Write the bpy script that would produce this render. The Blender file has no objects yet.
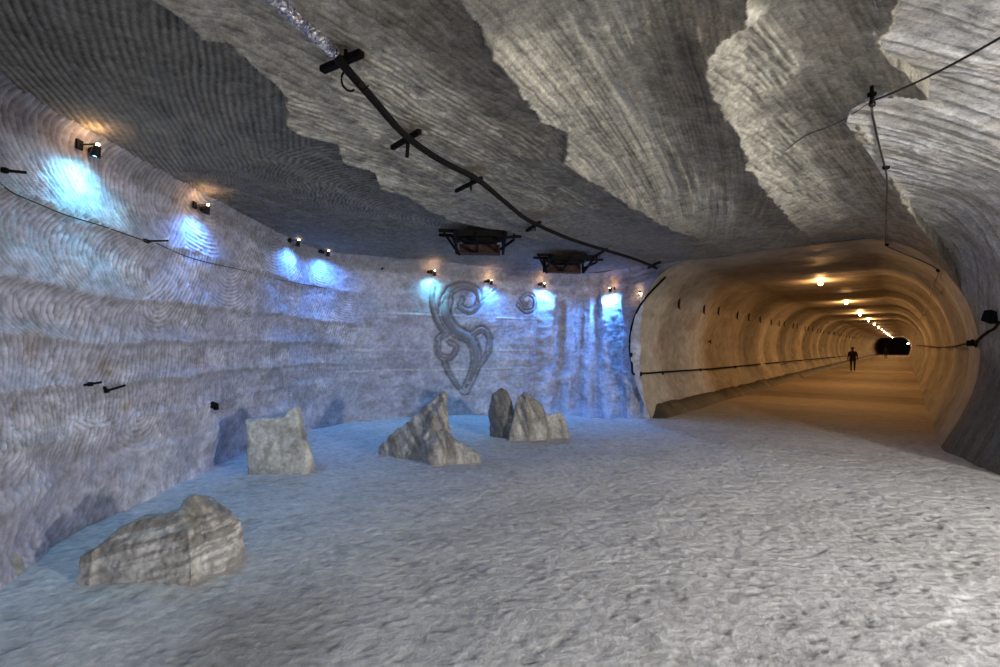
import bpy, bmesh, math, random
import numpy as np
from mathutils import Vector, Matrix
from mathutils.bvhtree import BVHTree

scene = bpy.context.scene
COL = scene.collection
random.seed(7)

# ---------------------------------------------------------------- camera
F = 480.0; EYE = 1.70; HZ = 347.0; CX, CY = 500.0, 333.5
PITCH = math.atan((HZ - CY) / F)
cam_d = bpy.data.cameras.new('camera'); cam = bpy.data.objects.new('camera', cam_d); COL.objects.link(cam)
cam_d.sensor_width = 36; cam_d.lens = F / 1000 * 36; cam_d.clip_start = .05; cam_d.clip_end = 400
cam.location = (0, 0, EYE); cam.rotation_euler = (math.pi / 2 + PITCH, 0, 0)
scene.camera = cam
ORG = Vector((0, 0, EYE))
def ray(px, py):
    v = Vector(((px - CX) / F, 1.0, -(py - CY) / F))
    c, s = math.cos(PITCH), math.sin(PITCH)
    return Vector((v.x, v.y * c - v.z * s, v.y * s + v.z * c)).normalized()
def on_z(px, py, z):
    d = ray(px, py); t = (z - EYE) / d.z
    return ORG + d * t

# ---------------------------------------------------------------- numpy noise
def _hash(ix, iy, seed):
    h = (ix.astype(np.int64) * 374761393 + iy.astype(np.int64) * 668265263 + seed * 1442695041) & 0xffffffff
    h = ((h ^ (h >> 13)) * 1274126177) & 0xffffffff
    h = (h ^ (h >> 16)) & 0xffffffff
    return h / 4294967295.0
def vnoise(x, y, seed=0):
    ix = np.floor(x); iy = np.floor(y); fx = x - ix; fy = y - iy
    fx = fx * fx * fx * (fx * (fx * 6 - 15) + 10); fy = fy * fy * fy * (fy * (fy * 6 - 15) + 10)
    a = _hash(ix, iy, seed); b = _hash(ix + 1, iy, seed); c = _hash(ix, iy + 1, seed); d = _hash(ix + 1, iy + 1, seed)
    return ((a * (1 - fx) + b * fx) * (1 - fy) + (c * (1 - fx) + d * fx) * fy) * 2 - 1
def fbm(x, y, oct=4, seed=0, gain=.5):
    s = 0; a = 1; t = 0
    for k in range(oct):
        c_, n_ = math.cos(.65 + 1.1 * k), math.sin(.65 + 1.1 * k); f_ = 1.93 ** k
        s = s + a * vnoise((x * c_ - y * n_) * f_ + 13.7 * k, (x * n_ + y * c_) * f_ - 7.3 * k, seed + k); t += a; a *= gain
    return s / t * 1.4
def sst(a, b, x):
    t = np.clip((x - a) / (b - a), 0, 1); return t * t * (3 - 2 * t)
def lines(ph, sharp=1.0):
    """ridged pick-mark profile, -1..1, period 1 in ph"""
    f = ph - np.floor(ph)
    return 1 - 2 * np.abs(2 * f - 1) ** sharp
def brush(ph, along, seed=0):
    """broken, hairy streaks that run along a marking direction"""
    r1 = 1 - 2 * np.abs(vnoise(ph * .8, along * 4, seed)) ** .55; r2 = 1 - 2 * np.abs(vnoise(ph * 1.6, along * 8, seed + 1)) ** .55
    return .55 * r1 + .3 * r2 + .35 * vnoise(ph * .35, along * 1.6, seed + 2) + .12
def mixc(c1, c2, t):
    return c1 * (1 - t[..., None]) + np.array(c2) * t[..., None]

# ---------------------------------------------------------------- materials
def new_mat(name):
    m = bpy.data.materials.new(name); m.use_nodes = True
    nt = m.node_tree; b = nt.nodes['Principled BSDF']; return m, nt, b
def salt_mat(name, rough=.75, bump=.35, bscale=60, vary=.22, spec=.3, crystal=0.0, bdist=.012):
    m, nt, b = new_mat(name); N = nt.nodes; L = nt.links
    at = N.new('ShaderNodeAttribute'); at.attribute_name = 'col'
    tc = N.new('ShaderNodeTexCoord')
    n1 = N.new('ShaderNodeTexNoise'); n1.inputs['Scale'].default_value = bscale; n1.inputs['Detail'].default_value = 5; n1.inputs['Roughness'].default_value = .65
    n2 = N.new('ShaderNodeTexNoise'); n2.inputs['Scale'].default_value = bscale * .22; n2.inputs['Detail'].default_value = 6; n2.inputs['Roughness'].default_value = .7
    L.new(tc.outputs['Object'], n1.inputs['Vector']); L.new(tc.outputs['Object'], n2.inputs['Vector'])
    mr = N.new('ShaderNodeMapRange'); mr.inputs[1].default_value = .3; mr.inputs[2].default_value = .7
    mr.inputs[3].default_value = 1 - vary; mr.inputs[4].default_value = 1 + vary
    ad = N.new('ShaderNodeMath'); ad.operation = 'ADD'; L.new(n1.outputs['Fac'], ad.inputs[0]); L.new(n2.outputs['Fac'], ad.inputs[1])
    hf = N.new('ShaderNodeMath'); hf.operation = 'MULTIPLY'; hf.inputs[1].default_value = .5; L.new(ad.outputs[0], hf.inputs[0])
    L.new(hf.outputs[0], mr.inputs[0])
    mx = N.new('ShaderNodeVectorMath'); mx.operation = 'SCALE'; L.new(at.outputs['Color'], mx.inputs[0]); L.new(mr.outputs[0], mx.inputs['Scale'])
    L.new(mx.outputs[0], b.inputs['Base Color'])
    bp = N.new('ShaderNodeBump'); bp.inputs['Strength'].default_value = bump; bp.inputs['Distance'].default_value = bdist
    L.new(ad.outputs[0], bp.inputs['Height']); L.new(bp.outputs[0], b.inputs['Normal'])
    b.inputs['Roughness'].default_value = rough; b.inputs['Specular IOR Level'].default_value = spec
    return m
def plain(name, c, rough=.6, metal=0, emit=None, estr=0, rust=None, bump=0, spec=.5):
    m, nt, b = new_mat(name); N = nt.nodes; L = nt.links; b.inputs['Specular IOR Level'].default_value = spec
    b.inputs['Base Color'].default_value = (*c, 1); b.inputs['Roughness'].default_value = rough; b.inputs['Metallic'].default_value = metal
    if emit: b.inputs['Emission Color'].default_value = (*emit, 1); b.inputs['Emission Strength'].default_value = estr
    tc = N.new('ShaderNodeTexCoord'); n = N.new('ShaderNodeTexNoise'); n.inputs['Scale'].default_value = 14; n.inputs['Detail'].default_value = 5
    L.new(tc.outputs['Object'], n.inputs['Vector'])
    r = N.new('ShaderNodeValToRGB'); r.color_ramp.elements[0].position = .42; r.color_ramp.elements[1].position = .62
    c2 = rust or tuple(v * .7 for v in c)
    r.color_ramp.elements[0].color = (*c, 1); r.color_ramp.elements[1].color = (*c2, 1)
    L.new(n.outputs['Fac'], r.inputs[0]); L.new(r.outputs[0], b.inputs['Base Color'])
    if bump:
        bp = N.new('ShaderNodeBump'); bp.inputs['Strength'].default_value = bump; bp.inputs['Distance'].default_value = .01
        L.new(n.outputs['Fac'], bp.inputs['Height']); L.new(bp.outputs[0], b.inputs['Normal'])
    return m
M_CEIL = salt_mat('cut_salt_ceiling', bscale=55, vary=.6, bump=.7)
M_WALL = salt_mat('cut_salt_wall', bscale=60, vary=.30, bump=.5)
M_TUN = salt_mat('tunnel_salt', bscale=14, vary=.22, bump=.35, bdist=.02, rough=.6)
M_FLOOR = salt_mat('packed_salt_floor', bscale=50, vary=.22, bump=.55, bdist=.02)
M_ROCK = salt_mat('rock_salt', bscale=22, vary=.4, bump=.6, rough=.45, spec=.5)
M_IRON = plain('black_steel', (.006, .006, .006), .8, 0, rust=(.012, .009, .008), spec=.12)
M_RUST = plain('rusty_steel', (.07, .028, .020), .8, .2, rust=(.02, .012, .01), bump=.4)
M_CABLE = plain('black_cable', (.007, .006, .006), .8, spec=.12)
M_FOIL = plain('crinkled_foil', (.85, .85, .92), .22, 1.0, rust=(.5, .5, .6), bump=1)
M_DARK = plain('dark_lamp_housing', (.03, .03, .035), .4, .6)
M_CLOTH = plain('dark_clothing', (.012, .011, .013), .9)
M_SKIN = plain('skin', (.22, .12, .08), .6)
M_HAIR = plain('dark_hair', (.01, .008, .006), .8)
M_WIRE = plain('wire', (.02, .018, .016), .5)
def emis(name, c, s):
    return plain(name, (.8, .8, .8), .4, 0, emit=c, estr=s)
M_BULB = emis('warm_bulb', (1, .62, .30), 60)
M_BLUE = emis('blue_lens', (.35, .6, 1.0), 40)
M_BLUE2 = emis('blue_violet_lens', (.25, .42, 1.0), 40)
M_CYAN = emis('cyan_lens', (.3, .85, 1.0), 40)

# ---------------------------------------------------------------- mesh helpers
def tag(o, label=None, cat=None, group=None, kind=None):
    if label: o['label'] = label
    if cat: o['category'] = cat
    if group: o['group'] = group
    if kind: o['kind'] = kind
    return o
def thing(name, label, cat, loc=(0, 0, 0), group=None):
    o = bpy.data.objects.new(name, None); COL.objects.link(o); o.empty_display_size = .1
    o.location = loc; return tag(o, label, cat, group)
def grid_mesh(name, grids, mat, kind='structure'):
    """grids: list of (P[n,m,3], C[n,m,3], facemask or None)"""
    V = []; Q = []; CC = []; off = 0
    for P, C, mask in grids:
        n, m = P.shape[:2]
        idx = np.arange(n * m).reshape(n, m) + off
        q = np.stack([idx[:-1, :-1], idx[1:, :-1], idx[1:, 1:], idx[:-1, 1:]], -1)
        q = q[mask] if mask is not None else q.reshape(-1, 4)
        V.append(P.reshape(-1, 3)); CC.append(C.reshape(-1, 3)); Q.append(q.reshape(-1, 4)); off += n * m
    V = np.concatenate(V).astype(np.float32); Q = np.concatenate(Q).astype(np.int32); CC = np.concatenate(CC).astype(np.float32)
    used = np.zeros(len(V), bool); used[Q.ravel()] = True
    remap = np.cumsum(used) - 1; V = V[used]; CC = CC[used]; Q = remap[Q].astype(np.int32)
    me = bpy.data.meshes.new(name)
    me.vertices.add(len(V)); me.vertices.foreach_set('co', V.ravel())
    me.loops.add(Q.size); me.loops.foreach_set('vertex_index', Q.ravel())
    me.polygons.add(len(Q)); me.polygons.foreach_set('loop_start', np.arange(0, Q.size, 4, dtype=np.int32))
    me.polygons.foreach_set('use_smooth', np.ones(len(Q), bool))
    me.update(calc_edges=True)
    a = me.attributes.new('col', 'FLOAT_COLOR', 'POINT')
    a.data.foreach_set('color', np.concatenate([np.clip(CC, 0, 1), np.ones((len(CC), 1), np.float32)], 1).astype(np.float32).ravel())
    me.materials.append(mat)
    o = bpy.data.objects.new(name, me); COL.objects.link(o)
    if kind: o['kind'] = kind
    return o
def normals(P):
    du = np.gradient(P, axis=0); dv = np.gradient(P, axis=1)
    n = np.cross(du, dv); return n / (np.linalg.norm(n, axis=-1, keepdims=True) + 1e-9)
def bm_obj(name, bm, mat, parent=None, smooth=False):
    me = bpy.data.meshes.new(name); bmesh.ops.recalc_face_normals(bm, faces=bm.faces[:]); bm.to_mesh(me); bm.free()
    me.materials.append(mat)
    if smooth:
        me.polygons.foreach_set('use_smooth', [True] * len(me.polygons))
    o = bpy.data.objects.new(name, me); COL.objects.link(o)
    if parent: o.parent = parent
    return o
def add_box(bm, c, size, rot=None, bevel=0):
    M = Matrix.Translation(Vector(c)) @ (rot.to_4x4() if rot else Matrix.Identity(4)) @ Matrix.Diagonal((*size, 1))
    r = bmesh.ops.create_cube(bm, size=1, matrix=M)
    if bevel:
        es = list({e for v in r['verts'] for e in v.link_edges})
        bmesh.ops.bevel(bm, geom=es, offset=bevel, segments=2, affect='EDGES')
def frame_of(t):
    t = t.normalized(); up = Vector((0, 0, 1)) if abs(t.z) < .9 else Vector((1, 0, 0))
    a = t.cross(up).normalized(); return a, a.cross(t).normalized()
def add_tube(bm, pts, r, seg=10, rfun=None, closed_ends=True):
    rings = []
    for i, p in enumerate(pts):
        t = (pts[min(i + 1, len(pts) - 1)] - pts[max(i - 1, 0)])
        a, b = frame_of(t); rr = rfun(i / (len(pts) - 1)) if rfun else r
        rings.append([bm.verts.new(p + (a * math.cos(2 * math.pi * k / seg) + b * math.sin(2 * math.pi * k / seg)) * rr) for k in range(seg)])
    for i in range(len(rings) - 1):
        for k in range(seg):
            bm.faces.new((rings[i][k], rings[i][(k + 1) % seg], rings[i + 1][(k + 1) % seg], rings[i + 1][k]))
    if closed_ends:
        bm.faces.new(rings[0][::-1]); bm.faces.new(rings[-1])
def add_bar(bm, a, b, w, h=None):
    """rectangular bar between two points"""
    a = Vector(a); b = Vector(b); t = b - a; x, y = frame_of(t)
    R = Matrix((x, t.normalized(), y)).transposed()
    add_box(bm, (a + b) / 2, (w, t.length, h or w), R, bevel=min(w, h or w) * .12)
def smooth_path(pts, n=8):
    pts = [Vector(p) for p in pts]; out = []
    for i in range(len(pts) - 1):
        p0 = pts[max(i - 1, 0)]; p1 = pts[i]; p2 = pts[i + 1]; p3 = pts[min(i + 2, len(pts) - 1)]
        for k in range(n):
            t = k / n
            out.append(.5 * ((2 * p1) + (p2 - p0) * t + (2 * p0 - 5 * p1 + 4 * p2 - p3) * t * t + (3 * p1 - p0 - 3 * p2 + p3) * t ** 3))
    out.append(pts[-1]); return out

# ---------------------------------------------------------------- plan of the mine
CEIL = 3.70
T0 = np.array([3.60, 11.50]); DD = np.array([405.0, 480.0]); DD /= np.linalg.norm(DD); PP = np.array([DD[1], -DD[0]])
W = 5.10; S_END = 118.0
def tun_uv(x, y):
    rx = x - T0[0]; ry = y - T0[1]
    return rx * DD[0] + ry * DD[1], rx * PP[0] + ry * PP[1] - W / 2      # s, v (v from axis)
def tun_xy(s, v):
    return T0[0] + s * DD[0] + (v + W / 2) * PP[0], T0[1] + s * DD[1] + (v + W / 2) * PP[1]
def ring(theta):
    """theta 0..1 along the ring: left base -> left bulge -> roof -> right base; returns v,z"""
    th = np.asarray(theta, float)
    tt = np.where(th <= .5, th, 1 - th) * 2           # 0 base .. 1 roof centre
    v = np.zeros_like(tt); z = np.zeros_like(tt)
    a = tt < .28; b = (tt >= .28) & (tt < .75); c = tt >= .75
    q = tt / .28
    z = np.where(a, 1.6 * q, z); v = np.where(a, 2.55 + .5 * np.sin(np.clip(q, 0, 1) * math.pi / 2), v)
    q = (tt - .28) / .47 * math.pi / 2
    z = np.where(b, 1.6 + 2.1 * np.sin(q), z); v = np.where(b, 1.5 + 1.55 * np.cos(q), v)
    q = (tt - .75) / .25
    z = np.where(c, 3.70, z); v = np.where(c, 1.5 * (1 - q), v)
    return np.where(th <= .5, -v, v), z
def vault_z(v):
    av = np.clip(np.abs(v), 0, 3.04)
    return np.where(av < 1.5, 3.70, 1.6 + 2.1 * np.sqrt(np.clip(1 - ((av - 1.5) / 1.55) ** 2, 0, 1)))

def edge_from_px(px, h):
    pts = [on_z(x, y, h) for x, y in px]
    return np.array([p.y for p in pts]), np.array([p.x for p in pts])
def mk_edge(px, pre, post, extra=()):
    y, x = edge_from_px(px, CEIL - .05)
    if len(extra): e = np.array(extra); x = np.concatenate([x, e[:, 0]]); y = np.concatenate([y, e[:, 1]])
    y = np.concatenate([[-6.0], y, [y[-1] + 12]]); x = np.concatenate([[x[0] + pre], x, [x[-1] + post]])
    return lambda q: np.interp(q, y, x)
E4 = mk_edge([(150, -10), (182, 18), (200, 44), (232, 50), (262, 78), (288, 100), (286, 126), (310, 138), (338, 146), (346, 166), (372, 172), (382, 190), (405, 196), (425, 208), (452, 222), (500, 230), (540, 240), (600, 256)], -1.0, 11)
E1 = mk_edge([(458, -8), (482, 33), (515, 83), (541, 122), (564, 131), (566, 150), (561, 160), (610, 192), (660, 222), (760, 270)], -2.5, 10)
E2 = mk_edge([(747, -10), (742, 22), (716, 42), (707, 60), (712, 80), (725, 110), (745, 148), (748, 166), (778, 203), (800, 232), (840, 268)], -2.5, 10)
E3 = mk_edge([(872, -10), (878, 5), (868, 40), (888, 54), (914, 72), (850, 104), (846, 118), (870, 150), (900, 200)], -1.0, 10.5, [(6.55, 7.25), (7.35, 7.83), (7.72, 8.04)])

# ---------------------------------------------------------------- ceiling
def build_ceiling():
    ys = [-4.0]
    while ys[-1] < 15.5:
        y = ys[-1]; ys.append(y + (.08 if y < 1.9 else max(.0105, .0032 * y)))
    ys = np.array(ys); xs = np.concatenate([np.arange(-4.4, -.603, .0095), np.arange(-.6, 9.2, .0145)])
    Y, X = np.meshgrid(ys, xs, indexing='ij')
    wob = .045 * fbm(X * 6, Y * 6, 4, 3)
    e4, e1, e2, e3 = [f(Y) + wob for f in (E4, E1, E2, E3)]
    s, v = tun_uv(X, Y)
    # left vault | pass one | pass two | pass three
    reg = (X > e4).astype(int) + (X > e1) + (X > e2)
    fade = 1 - sst(-3.5, -.5, s)
    fy = 1 - sst(7, 12, Y)
    def arch(l, r, amp):
        q = np.clip((X - l) / np.maximum(r - l, .3), 0, 1); return amp * (1 - (2 * q - 1) ** 2), q
    a1, q1 = arch(e4, e1, .07); a2, q2 = arch(e1, e2, .13); a3, q3 = arch(e2, e3, .15)
    Z = np.full_like(X, CEIL)
    Z = Z + np.select([reg == 1, reg == 2, reg == 3], [a1 - .05, a2 - .09 * fade - .0, a3 - .09 * fade], 0.0) * np.maximum(fade, .15)
    # left vault dips towards the wall
    dl = np.clip((e4 - X) / np.maximum(e4 + 4.0, .6), 0, 1)
    Z = np.where(reg == 0, CEIL + .06 - .08 * dl ** 1.7, Z)
    Z = np.where(v > 1.0, np.minimum(Z, vault_z(v) + .01), Z)
    Z = np.where(X > e3 + .10, CEIL + .03, Z)
    # --- pick marks
    n1 = fbm(X * 1.3, Y * 1.3, 3, 11); n2 = fbm(X * 9, Y * 9, 4, 21); n3 = fbm(X * 3, Y * 3, 4, 31); n6 = fbm(X * 28, Y * 28, 3, 33)
    # left vault: concentric arcs restarting in cells
    t_ = np.clip(Y - 2.8, -1.5, 4.5); hx = .62 * t_ - .055 * t_ * np.abs(t_)
    longp = (X + hx + .04 * n1) / .060; arcs2 = lines(longp, .75) * (.8 + .4 * vnoise(longp * .5, Y * 3, 57))
    dw = (e4 - X); al_ = Y * .86 + X * .40
    arcs = lines((al_ - .55 * (dw - .45 + .1 * n1) ** 2 + .04 * n1) / .068, .6)
    useb = sst(4.6, 4.4, Y + .7 * n1 - .35 * np.clip(dw, 0, 2)); rowsep = np.exp(-((np.mod(dw + .10 * n1, .62) - .31) / .05) ** 2)
    mark0 = (arcs * (1 - useb) * (1 - .7 * rowsep) + arcs2 * useb) * (.95 + .3 * n3) + .12 * n6 + .22
    # pass one: slanted dashes
    c, sn = math.cos(math.radians(52)), math.sin(math.radians(52))
    U = X * c + Y * sn; V = -X * sn + Y * c
    ph1 = V / .062 + .25 * n1; dash = .55 * lines(ph1, 1) * sst(-.6, .3, vnoise(U * 5, V * 15, 43)) + 1.3 * brush(ph1 * 1.1, U * 1.5, 44)
    # pass two: long fine striations running with the pass, slightly fanned
    ph2 = (X - .58 * (Y - 2.8) + .015 * (Y - 3) ** 2 + .02 * n1) / .040
    st2 = .5 * lines(ph2, .9) * sst(-.8, .5, vnoise(X * 5, Y * 2.2, 51)) + 1.2 * brush(ph2 * 1.2, Y * .22, 52) + .3 * vnoise(ph2 * .2, Y * .5, 55)
    ph3 = (X * .70 - Y * .72 + .03 * n1) / .044
    st3 = .5 * lines(ph3, .9) * sst(-.6, .5, vnoise(X * 6 + Y * 5, Y * 5 - X * 6, 53)) + 1.2 * brush(ph3 * 1.2, (Y + X) * .4, 54)
    mark = np.select([reg == 0, reg == 1, reg == 2], [mark0, dash, st2], st3)
    amp = np.select([reg == 0, reg == 1, reg == 2], [.014, .010, .009], .010)
    far = 1 - .75 * sst(5.5, 10, Y)
    Z = Z + mark * amp * far + .0045 * n2 + .003 * n6 * far + .03 * n1 * (reg > 0)
    # --- colour of the salt: grey and dirty brown beds, painted shade, rust around hangers
    light = np.array([.47, .44, .37]); C = np.ones(X.shape + (3,)) * light
    C = mixc(C, (.205, .195, .17), (reg == 0) * 1.0)  # left vault darkened, its shade put into the colour
    bed = vnoise(X * .55 + .3 * n3, Y * .4, 61)
    C = mixc(C, (.17, .15, .12), np.where(reg == 1, sst(.45, .85, q1 + .12 * n3) * .85, 0))  # brown beds, with the shade on each pass's right side painted in
    C = mixc(C, (.20, .17, .13), np.where(reg == 2, sst(.52, .80, q2 + .10 * n3 + .04 * lines(ph2 * .2)) * .85, 0))
    C = mixc(C, (.22, .195, .15), np.where(reg == 3, sst(.35, .75, q3 + .10 * n3) * .75, 0))
    C = mixc(C, (.25, .23, .19), sst(.1, .6, bed + .5 * n3) * .45 * (reg > 0))
    # wavy darker strata towards the tunnel
    contour = np.abs(((fbm(X * .5, Y * .5, 3, 71) * 5) % 1) - .5)
    strat = (1 - sst(0, .13, contour)) * sst(5.5, 8.0, Y)
    C = mixc(C, (.12, .11, .095), strat * .5 * (reg > 0))
    C = mixc(C, (.16, .145, .12), sst(4.5, 9.5, Y) * .9 * (reg > 0))  # ceiling dims towards the tunnel, light falloff put into the colour
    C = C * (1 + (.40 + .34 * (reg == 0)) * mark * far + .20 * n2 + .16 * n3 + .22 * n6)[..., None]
    for (px, py, rr) in ((345, 56, .22), (412, 128, .28), (477, 172, .25), (540, 214, .35), (600, 248, .3)):
        p = on_z(px, py, CEIL); d = np.hypot(X - p.x, Y - p.y) + .08 * n2
        C = mixc(C, (.17, .12, .06), (1 - sst(.0, rr, d)) * .65)
    mask_v = (X < e3 + 1.8) & (s < .12) | ((s < .6) & (v < -1.2) & (X < 4.4))
    mask_v &= ~((s > .12) & (v > -2.2))
    mask = mask_v[:-1, :-1] & mask_v[1:, 1:] & mask_v[1:, :-1] & mask_v[:-1, 1:]
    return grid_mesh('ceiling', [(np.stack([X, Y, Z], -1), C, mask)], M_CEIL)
ceiling = build_ceiling()

# ---------------------------------------------------------------- left wall (long side, far alcove, draped salt)
WP = [ # base x,y  top x,y
    (-2.9, -4, -2.8, -4), (-3.1, -1, -3.0, -1), (-3.25, 1.2, -3.25, 1.2), (-3.47, 3.3, -3.62, 3.0), (-3.8, 4.3, -3.8, 4.3), (-3.9, 5.5, -3.85, 5.6),
    (-4.0, 6.5, -3.85, 6.7), (-4.12, 7.6, -3.85, 7.8), (-3.95, 8.8, -3.85, 8.9), (-3.8, 9.9, -3.65, 9.9), (-3.2, 11.1, -2.8, 10.6),
    (-2.2, 11.8, -1.7, 11.15), (-.8, 12.05, -.35, 12.2), (.6, 11.95, 1.05, 13.0), (1.8, 11.65, 2.3, 13.65), (2.65, 11.45, 3.0, 13.55),
    (3.15, 11.4, 3.45, 12.5), (3.6, 11.5, 3.75, 11.6)]
def cr(pts, ts):
    pts = np.array(pts, float); n = len(pts); i = np.clip(np.floor(ts).astype(int), 0, n - 2); t = (ts - i)[:, None]
    p0 = pts[np.clip(i - 1, 0, n - 1)]; p1 = pts[i]; p2 = pts[i + 1]; p3 = pts[np.clip(i + 2, 0, n - 1)]
    return .5 * (2 * p1 + (p2 - p0) * t + (2 * p0 - 5 * p1 + 4 * p2 - p3) * t ** 2 + (3 * p1 - p0 - 3 * p2 + p3) * t ** 3)
def build_wall_left():
    td = np.linspace(0, len(WP) - 1, 2000); q = cr(WP, td); mid = (q[:, :2] + q[:, 2:]) / 2
    al = np.concatenate([[0], np.cumsum(np.linalg.norm(np.diff(mid, axis=0), axis=1))])
    total = al[-1]
    a = [0.0]
    while a[-1] < total:
        yv = np.interp(a[-1], al, mid[:, 1]); a.append(a[-1] + (.08 if yv < 1.8 else min(.024, max(.012, .003 * yv))))
    a = np.array(a); a[-1] = total
    t = np.interp(a, al, td); q = cr(WP, t)
    zs = np.linspace(-.05, 1, 300)
    A, Hh = np.meshgrid(a, zs, indexing='ij')
    Zt = 3.78; z = Hh * Zt
    f = sst(0, 1, np.clip(z / 3.3, 0, 1)); tt = np.broadcast_to(t[:, None], A.shape)
    drape = sst(12.4, 13.4, tt)
    f = f * (1 - drape) + (np.clip(z / 3.3, 0, 1) ** .45) * drape
    X = q[:, None, 0] * (1 - f) + q[:, None, 2] * f; Y = q[:, None, 1] * (1 - f) + q[:, None, 3] * f
    # last columns land on the tunnel ring
    rv, rz = ring(np.linspace(0, .5, 400)); rvz = np.interp(np.clip(z[0], 0, 3.69), rz, rv)
    rx, ry = tun_xy(-.02, rvz); w = sst(16.1, 17, tt)
    X = X * (1 - w) + rx[None, :] * w; Y = Y * (1 - w) + ry[None, :] * w
    P = np.stack([X, Y, z], -1)
    N = normals(P)
    # make the normal point into the room
    flip = np.sign((N[..., 0] * (0 - X) + N[..., 1] * (6 - Y)))[..., None]; flip = np.where(flip == 0, 1, flip); N = N * flip
    N[..., 2] = 0; N /= np.linalg.norm(N, axis=-1, keepdims=True)
    n1 = fbm(A * 1.1, z * 1.3, 3, 101); n2 = fbm(A * 8, z * 8, 4, 111); n3 = fbm(A * 2.7, z * 2.7, 4, 121); n5 = fbm(A * 20, z * 20, 3, 131)
    # cutter rows
    sag = .05 * n1 + .03 * np.sin(A * .9)
    zr = z + sag
    rows = np.array([-.2, .55, .95, 1.36, 1.78, 2.25, 2.92, 3.9])
    k = np.clip(np.searchsorted(rows, zr) - 1, 0, len(rows) - 2)
    lo = rows[k]; hi = rows[k + 1]; qq = (zr - lo) / (hi - lo)
    lam = np.array([.07, .06, .055, .060, .066, .052, .056])[k]
    curv = np.array([.5, .6, 1.1, .9, -1.6, -.9, -.55])[k]
    off = _hash(k, np.floor(A / 3.1 + k * .37), 5)
    ph = (A + off + curv * (zr - (lo + hi) / 2) ** 2 * 2.0 + .03 * n3 + (zr - lo) * (off - .5) * .6) / lam
    comb = lines(ph, .6)
    # overlapping fans
    g = 1.9; kk = np.floor(A / g + .3 * k); ctr = (kk + .5 - .3 * k) * g
    rr = np.hypot(A - ctr + .55, (zr - hi) * 1.1); fan = lines(rr / .058 + n1 * .4, .6)
    uf = sst(-.05, .2, vnoise(A * .8, zr * 1.6, 7) + .35 * n3)
    cut = comb * (1 - uf) + fan * uf; cut = cut * (.9 + .3 * np.clip(n2, -1, 1)) + .3 * n5 + .25
    up = np.minimum(1, sst(.5, 1.1, z) * .85 + .25)
    back = sst(9.3, 10.0, tt)                       # smoother far wall
    cutamp = up * (1 - .75 * back) * (1 - drape) * (.55 + .45 * sst(-.4, .4, n3))
    scoop = (1 - (2 * qq - 1) ** 2)
    D = -.032 * scoop * (1 - back * .6) * (1 - drape) + .014 * cut * cutamp + .008 * n2 + .035 * n1 * (1 - .6 * drape) + .008 * (n5) * (1 - up * .5)
    D += .035 * n3 * (1 - sst(.4, 1.3, z))           # lumpy foot
    # horizontal pale seams in the far wall
    seam = np.zeros_like(z)
    for zz in (1.15, 1.62, 2.1, 2.45):
        seam += np.exp(-((z + .03 * n1 - zz) / .022) ** 2) * sst(-.5, .2, vnoise(A * .9, zz * 9 + 0 * A, 9))
    seam = np.clip(seam, 0, 1) * back * (1 - drape)
    D += .02 * seam
    # draped, fluted salt
    Aw = A + .04 * n1 + .10 * vnoise(A * 1.5, 0 * z, 161) + .03 * vnoise(A, z * 1.4, 165)
    fl = .75 * np.sin(Aw * 2 * math.pi / .56) + .35 * vnoise(Aw * 5.5, z * .3, 163); fl2 = 1 - 2 * np.abs(vnoise(Aw * 9, z * .5, 164)) ** .6
    D += drape * (1 - w) * ((.12 * fl + .025 * fl2) * (1 - .75 * sst(2.9, 3.4, z)) + .02 * n3 + .015 * n2)
    # top rounds over into the ceiling
    top = np.clip((z - 3.50) / .28, 0, 1); D += .22 * (1 - np.sqrt(np.clip(1 - top ** 2, 0, 1))) * (1 - w)
    D *= np.where(tt > 16.7, 1 - sst(16.7, 17, tt), 1)
    P = P + N * D[..., None]
    # colour, with the blue cast of the lamps put into it
    C = np.ones(X.shape + (3,)) * np.array([.43, .44, .54])
    C = mixc(C, (.66, .67, .76), sst(-.1, .6, n3 + .3 * n1) * .5)
    C = mixc(C, (.24, .23, .24), sst(.25, .8, fbm(A * 1.7, z * 4, 4, 141) + .1) * .45)
    C = mixc(C, (.26, .20, .12), sst(.66, .9, fbm(A * 2.3, z * 2.3, 4, 151)) * .4)
    C = mixc(C, (.68, .68, .68), seam * .6)
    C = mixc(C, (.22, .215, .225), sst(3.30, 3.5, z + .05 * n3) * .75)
    C = mixc(C, (.27, .265, .28), np.exp(-((qq - .92) / .10) ** 2) * .55 * (1 - drape) * (1 - back * .7) * sst(.8, 1.2, z))  # shade under each cutter row's ledge painted in
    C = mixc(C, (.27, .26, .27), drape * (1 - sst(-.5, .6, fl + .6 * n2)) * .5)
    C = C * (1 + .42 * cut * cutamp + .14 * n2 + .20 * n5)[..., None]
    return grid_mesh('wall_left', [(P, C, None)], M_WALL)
wall_left = build_wall_left()

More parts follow.
